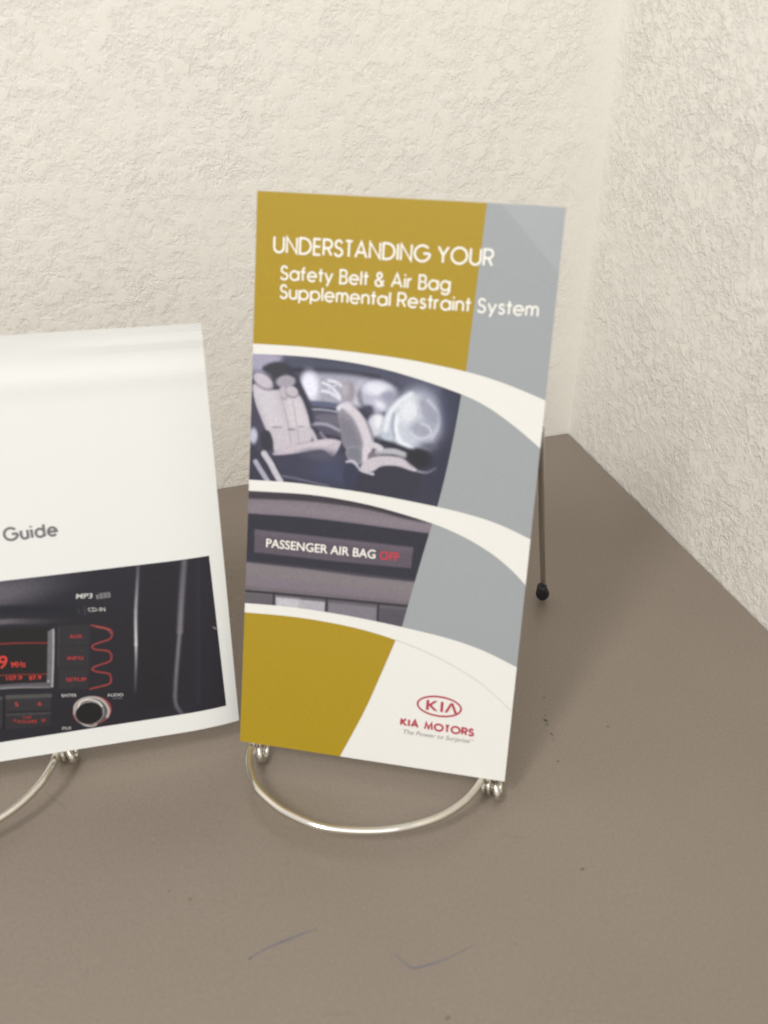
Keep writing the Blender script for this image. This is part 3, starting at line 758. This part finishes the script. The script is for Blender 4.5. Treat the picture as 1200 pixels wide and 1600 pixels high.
def paint_radio(X, Y):
    k = Ink(X, Y, (38, 36, 50))
    q = lambda w: w / (6 * 4.6)
    k.ell((-79.98, 63.31), q(560), q(150), (98, 94, 106), q(260), 5)
    k.ell((-49.03, 29.47), q(900), q(700), (34, 33, 42), q(500), 0, .5)
    k.line([(-101.27, 57.33), (-77.44, 57.25), (-63.00, 55.40), (-53.88, 54.31)], q(90), (30, 30, 44), q(50))
    k.line([(-101.98, 53.12), (-78.06, 53.09), (-71.18, 52.37), (-63.57, 51.27)], q(56), (128, 120, 128), q(36), 1, (58, 54, 62))
    k.line([(-63.57, 51.27), (-59.35, 50.86), (-54.38, 50.46)], q(50), (58, 54, 62), q(36), .8, (38, 36, 48))
    k.line([(-52.47, 54.11), (-51.78, 53.81), (-51.87, 52.61)], q(8), (72, 70, 80), q(6))
    k.line([(-49.68, 54.73), (-50.07, 51.75)], q(8), (78, 76, 86), q(6))
    # display
    k.poly([(-102.43, 50.44), (-78.39, 50.91), (-60.90, 48.66), (-64.20, 25.63), (-81.88, 27.53), (-106.17, 28.12)], (32, 26, 32), q(10), 1, False)
    k.poly([(-63.11, 47.36), (-61.13, 48.28), (-60.87, 47.03), (-64.12, 26.25), (-64.53, 25.90), (-65.97, 28.65)], (112, 110, 116), q(14), 1, False)
    k.line([(-61.18, 47.89), (-62.54, 37.86), (-64.39, 26.92)], q(14), (178, 176, 178), q(12))
    k.line([(-65.68, 28.60), (-64.47, 26.31)], q(16), (196, 194, 196), q(10))
    k.line([(-105.91, 29.71), (-81.67, 28.95), (-65.43, 27.30)], q(46), (96, 92, 100), q(24))
    k.line([(-106.07, 28.71), (-81.76, 28.34), (-65.22, 26.14)], q(14), (150, 147, 152), q(14))
    k.line([(-103.14, 46.19), (-79.26, 45.09), (-63.90, 43.16)], q(12), (172, 44, 38), q(9))
    k.line([(-105.14, 34.26), (-81.02, 33.30), (-65.78, 31.33)], q(11), (160, 42, 38), q(9))
    # keys
    k.poly([(-59.44, 48.85), (-48.92, 47.92), (-52.41, 23.25), (-62.65, 24.95)], (50, 47, 54), q(40), 1, False)
    k.line([(-59.25, 48.41), (-61.55, 33.15)], q(10), (70, 67, 74), q(10))
    k.line([(-61.34, 41.38), (-50.27, 40.10)], q(6), (32, 30, 36), q(6))
    k.line([(-62.47, 33.09), (-51.31, 31.93)], q(6), (32, 30, 36), q(6))
    k.poly([(-80.42, 25.41), (-65.29, 23.49), (-66.22, 17.50), (-81.33, 19.27)], (54, 50, 56), q(12), 1, False)
    k.line([(-80.16, 24.74), (-65.66, 22.92)], q(40), (86, 84, 84), q(26))
    k.poly([(-81.45, 18.45), (-66.36, 16.46), (-67.25, 11.26), (-82.36, 12.25)], (50, 46, 52), q(14), 1, False)
    k.line([(-81.16, 17.98), (-66.60, 16.08)], q(18), (76, 73, 76), q(20))
    k.line([(-80.70, 25.88), (-82.89, 12.35)], q(18), (18, 18, 22), q(10))
    k.poly([(-106.71, 24.92), (-81.52, 25.18), (-83.29, 13.27), (-108.60, 13.62)], (58, 54, 60), q(14), 1, False)
    k.line([(-106.77, 24.52), (-81.78, 24.60)], q(30), (84, 80, 84), q(24))
    # red squiggle
    k.line([(-48.42, 47.56), (-43.70, 45.80), (-41.85, 44.41), (-41.96, 42.57), (-42.95, 41.39), (-46.17, 40.64), (-48.45, 40.03), (-49.11, 39.18), (-47.96, 38.09), (-44.39, 37.12), (-43.09, 35.67), (-43.27, 33.60), (-44.57, 32.63), (-47.99, 31.91), (-50.00, 31.22), (-49.70, 30.08), (-46.88, 28.91), (-44.74, 28.14), (-44.19, 26.57), (-44.62, 24.51), (-46.01, 23.89), (-49.03, 23.54), (-51.85, 23.24)], q(17), (176, 54, 52), q(10))
    k.line([(-46.89, 46.68), (-43.39, 45.34), (-42.15, 43.43)], q(6), (214, 96, 88), q(6))
    # knob
    k.ell((-52.18, 14.43), q(186), q(157), (186, 44, 50), q(12), 5)
    k.ell((-52.20, 14.30), q(172), q(145), (86, 80, 82), q(12), 5)
    k.line([(-58.35, 14.42), (-57.76, 17.54), (-55.47, 19.50), (-52.09, 19.87), (-49.24, 18.87), (-47.43, 16.84), (-46.50, 13.66), (-47.36, 11.20)], q(26), (182, 176, 168), q(14))
    k.ell((-53.24, 13.75), q(144), q(132), (150, 146, 144), q(10), 5)
    k.line([(-57.52, 15.14), (-56.00, 18.31), (-52.92, 19.15), (-49.76, 17.67), (-48.68, 15.76)], q(15), (228, 224, 216), q(9))
    k.line([(-57.23, 11.64), (-55.65, 9.41), (-53.16, 8.40), (-51.42, 8.79)], q(15), (190, 186, 182), q(10))
    k.ell((-53.32, 13.68), q(132), q(120), (22, 21, 26), q(8), 5)
    k.line([(-48.66, 14.46), (-48.73, 12.31), (-49.71, 10.53)], q(7), (110, 108, 110), q(8))
    k.ell((-47.52, 8.40), q(50), q(30), (40, 34, 44), q(30))
    # chrome trims
    k.line([(-29.91, 67.72), (-31.33, 59.07), (-32.87, 49.49), (-34.02, 38.04)], 1.05, (86, 86, 96), 1.0, 1, (214, 212, 214))
    k.line([(-34.02, 38.04), (-34.78, 31.42), (-36.41, 19.72)], .9, (214, 212, 214), .9, 1, (60, 58, 66))
    k.line([(-13.96, 67.29), (-16.15, 54.55), (-18.24, 40.71)], 2.0, (100, 96, 108), 1.7, 1, (124, 119, 126))
    k.line([(-18.24, 40.71), (-21.25, 24.13), (-22.70, 13.05), (-20.90, 7.80)], 1.4, (124, 119, 126), 1.4, 1, (92, 88, 98))
    k.poly([(-29.13, 66.82), (-16.55, 66.82), (-24.47, 12.48), (-36.94, 11.13)], (32, 30, 36), 2.5, .55, False)
    k.line([(-9.13, 65.87), (-14.49, 10.77)], 1.2, (46, 44, 60), 1.5)
    k.line([(-6.22, 40.19), (-5.15, 39.19)], .25, (190, 188, 190), .25)
    return k
kgrid_x = np.linspace(-142, 0, 473); kgrid_y = np.linspace(0, 1, 200)
RX = np.zeros((200, 473)); RY = np.zeros((200, 473))
def k_right(t): return -4.3 + (-5.1 + 4.3) * (t - 7.7) / 60.1
for j, v in enumerate(kgrid_y):
    t = 7.55 + 60.3 * v
    RX[j] = np.linspace(-142, k_right(t), 473); RY[j] = t
ink_grid('radio_photo', RX, RY, paint_radio, ksurf, .04, pm, book)
guide_ink = print_mat('guide_grey_ink', rgb(112, 110, 112), .4, .0)
stroke_text('title_lettering', 'Guide', -72.1, -55.3, 82.0, 4.2, .92, ksurf, .05, guide_ink, book, .30, .3)
red_ink = print_mat('display_red_ink', rgb(200, 58, 50), .4, .0)
dim_red = print_mat('key_red_ink', rgb(180, 52, 50), .4, .0)
pale_ink = print_mat('key_white_ink', rgb(200, 200, 196), .4, .0)
dim_ink = print_mat('key_grey_ink', rgb(120, 120, 122), .4, .0)
def key(text, p0, p1, cap, mat, bold=.0, name='key_lettering', shear=0.0):
    sl = (p1[1] - p0[1]) / (p1[0] - p0[0])
    font_text(name, text, p0[0], p1[0], p0[1], cap, ksurf, .07, mat, book, bold, shear, sl)
u6 = 1 / (6 * 4.65)
key('MP3', (-52.22, 58.22), (-46.53, 57.67), 52 * u6, pale_ink, .012, shear=.2)
key('CD-IN', (-48.73, 52.89), (-42.99, 52.24), 42 * u6, pale_ink)
key('AUX', (-56.26, 43.81), (-51.84, 43.23), 40 * u6, dim_red, .008)
key('INFO', (-57.92, 35.65), (-52.61, 34.98), 38 * u6, dim_red, .008)
key('SETUP', (-59.51, 27.46), (-52.65, 26.59), 40 * u6, dim_red, .008)
key('ENTER', (-61.74, 21.67), (-56.76, 21.00), 34 * u6, pale_ink)
key('AUDIO', (-46.28, 19.23), (-40.79, 18.56), 34 * u6, pale_ink)
key('POWER', (-44.35, 17.78), (-41.15, 17.41), 22 * u6, dim_ink)
key('FILE', (-63.24, 8.81), (-60.32, 8.46), 32 * u6, pale_ink)
key('MHz', (-76.70, 35.73), (-72.08, 35.24), 62 * u6, red_ink, .01, 'display_lettering')
key('9', (-80.69, 35.96), (-77.75, 35.82), 136 * u6, red_ink, .01, 'display_lettering', .15)
key('107.9', (-79.14, 31.18), (-73.96, 30.58), 46 * u6, red_ink, .01, 'display_lettering')
key('87.9', (-71.68, 30.04), (-67.64, 29.63), 46 * u6, red_ink, .01, 'display_lettering')
key('5', (-77.75, 20.68), (-76.69, 20.58), 46 * u6, red_ink, .0)
key('6', (-70.11, 19.62), (-68.97, 19.51), 46 * u6, red_ink, .0)
key('CAT', (-75.78, 15.42), (-72.93, 15.09), 28 * u6, dim_red)
key('FOLDER', (-77.86, 14.00), (-71.31, 13.10), 34 * u6, dim_red)
def kring(pts, w, mat, nm='key_symbol'):
    L, Rr = ribbon(pts, w); vs = []
    for a, c in zip(L, Rr): vs += [ksurf(a[0], a[1], .07), ksurf(c[0], c[1], .07)]
    return mesh_obj(nm, vs, [(2 * i, 2 * i + 1, 2 * i + 3, 2 * i + 2) for i in range(len(L) - 1)], mat, book)
kring([(-79.14, 15.85), (-78.80, 14.94), (-78.18, 15.76)], .2, dim_red)
kring([(-69.83, 13.78), (-69.11, 14.25), (-68.48, 13.54), (-69.26, 13.16), (-69.80, 13.73)], .2, dim_red)
# disc logo beside the MP3 wording
ca = (-45.40, 57.15); cb = (-40.62, 59.12)
for z_, (fx0, fx1, fy0, fy1) in enumerate(((0, 1, 0, .16), (.1, 1, .3, .44), (.1, 1, .58, .72), (.22, 1, .86, 1), (0, .12, .1, .8), (.9, 1.0, 0, 1), (.32, .42, .1, .95), (.6, .7, .1, .95))):
    X0, X1 = ca[0] + (cb[0] - ca[0]) * fx0, ca[0] + (cb[0] - ca[0]) * fx1
    Y0, Y1 = ca[1] + (cb[1] - ca[1]) * fy0, ca[1] + (cb[1] - ca[1]) * fy1
    zz = .06 + .003 * z_
    mesh_obj('disc_symbol', [ksurf(X0, Y0, zz), ksurf(X1, Y0, zz), ksurf(X1, Y1, zz), ksurf(X0, Y1, zz)], [(0, 1, 2, 3)], dim_ink, book)

# ------------------------------------------------------------------ WIRE STANDS
chrome, n, l, b = principled('chromed_wire', (0.66, 0.62, 0.55, 1), 0.13, 1.0)
t = n.new('ShaderNodeTexCoord')
no = n.new('ShaderNodeTexNoise'); no.inputs['Scale'].default_value = 260; no.inputs['Detail'].default_value = 4
l.new(t.outputs['Object'], no.inputs['Vector'])
r4 = n.new('ShaderNodeMapRange'); r4.inputs[3].default_value = .05; r4.inputs[4].default_value = .15
l.new(no.outputs[0], r4.inputs[0]); l.new(r4.outputs[0], b.inputs['Roughness'])
shaded_wire, _, _, _ = principled('shaded_leg_wire', (0.46, 0.44, 0.41, 1), 0.24, 1.0)  # shade on the back legs is put into this darker metal colour
rubber, _, _, _ = principled('black_rubber', rgb(24, 25, 34), 0.55)

def smooth_loop(pts, n=10): return [Vector(p) / 1000 for p in catmull(pts, n)]
def make_stand(label, origin, yaw):
    m = Matrix.Translation(origin) @ Matrix.Rotation(yaw, 4, 'Z')
    st = empty('wire_stand', label, 'display stand', m, 'bent chrome wire display stands')
    # local: x right, y back, z up (mm)
    f = [(-44.6, 5.5, 10.5), (-45.0, 1.0, 9.6), (-43.6, -7.5, 9.2), (-38.6, -16.0, 9.0), (-31.8, -21.6, 8.9), (-23.3, -26.0, 8.8), (-11.1, -28.9, 8.6), (2.2, -28.2, 8.7),
         (14.9, -25.0, 9.0), (27.2, -18.6, 9.4), (35.3, -10.9, 10.0), (39.9, -2.9, 10.6), (41.6, 3.6, 11.0)]
    tube('front_loop', smooth_loop(f, 10), .00142, chrome, st, 20)
    for sx_, cx in ((-1, -43.2), (1, 42.6)):
        pts = []
        turns = 1.9; N = 72
        for i in range(N + 1):
            a = math.pi * .5 + 2 * math.pi * turns * i / N
            pts.append(((cx - 1.3 + (4.0 if sx_ > 0 else 2.0) * i / N), 4.0 + 2.5 * math.cos(a), 4.3 + 2.5 * math.sin(a)))
        pts = [Vector(p) / 1000 for p in pts]
        tube('hinge_coil', pts, .00105, chrome, st, 12)
        # side frame: bends under the print, runs up behind it
        fx = cx + (5.0 if sx_ > 0 else 1.9)
        sp = [(fx - 1.4, 1.5, 7.6), (fx - .5, -.4, 5.4), (fx - .1, .2, 3.0), (fx, 2.6, 1.6), (fx + .1, 5.2, 2.6), (fx, 7.6, 7), (fx - .8, 14, 26), (sx_ * 46, 34.5, 82), (sx_ * 46, 50.5, 126)]
        tube('side_frame', smooth_loop(sp, 8), .00135, chrome, st, 14)
        lg = tube('back_leg', smooth_loop([(sx_ * 56.9, 121.3, 6.0), (sx_ * 56.6, 117.5, 12.0), (sx_ * 52.3, 85, 68), (sx_ * 48.2, 53.5, 126)], 6), .00122, shaded_wire, st, 14)
        ft = [(0, 0.0), (1.5, 0.0), (2.6, 1.6), (3.15, 4.0), (2.9, 6.4), (2.2, 8.4), (2.2, 10.6), (2.35, 11.6), (2.2, 12.4), (1.2, 12.6), (0, 12.6)]
        vs, fs = [], []
        ax = Vector((-sx_ * .09, -.5, .86)).normalized(); q_ = Vector((0, 0, 1)).rotation_difference(ax)
        sgm = 16
        for rr, hh in ft:
            for kq in range(sgm):
                an = 2 * math.pi * kq / sgm
                v = q_ @ Vector((rr * math.cos(an), rr * math.sin(an), hh))
                vs.append(((sx_ * 57.2 + v.x) / 1000, (122.6 + v.y) / 1000, max(.00005, (1.4 + v.z) / 1000)))
        for i in range(len(ft) - 1):
            for kq in range(sgm):
                k2 = (kq + 1) % sgm
                fs.append((i * sgm + kq, i * sgm + k2, (i + 1) * sgm + k2, (i + 1) * sgm + kq))
        mesh_obj('rubber_foot', vs, fs, rubber, lg, smooth=True)
    tube('top_bar', smooth_loop([(-46, 50.5, 126), (-32, 52.5, 131), (0, 53.5, 133.5), (32, 52.5, 131), (46, 50.5, 126)], 8), .00135, chrome, st, 14)
    return st
mid_b = Vector((-0.19715259, -0.22336741, 0.0))
s1 = make_stand('chrome wire stand holding the tall gold and silver brochure', mid_b, math.atan2(-0.48546279, 0.87424522))
s2 = s1.copy(); C.objects.link(s2)
s2['label'] = 'chrome wire stand at the left edge, holding the white guide booklet'
for ch in list(s1.children):
    c = ch.copy(); C.objects.link(c); c.parent = s2
    if ch.name.startswith(('hinge_coil', 'side_frame')): c.location = (-0.001, 0.005, 0.0004)   # bent a little further back on this stand
    for gch in ch.children:
        d = gch.copy(); C.objects.link(d); d.parent = c
byaw = math.atan2(KX.y, KX.x)
e_ = Vector((math.cos(byaw), math.sin(byaw), 0)); nb = Vector((math.sin(byaw), -math.cos(byaw), 0))
o2 = Vector((KO.x, KO.y, 0)) - e_ * 0.1088 + nb * 0.0005
s2.matrix_world = Matrix.Translation(o2) @ Matrix.Rotation(byaw, 4, 'Z')
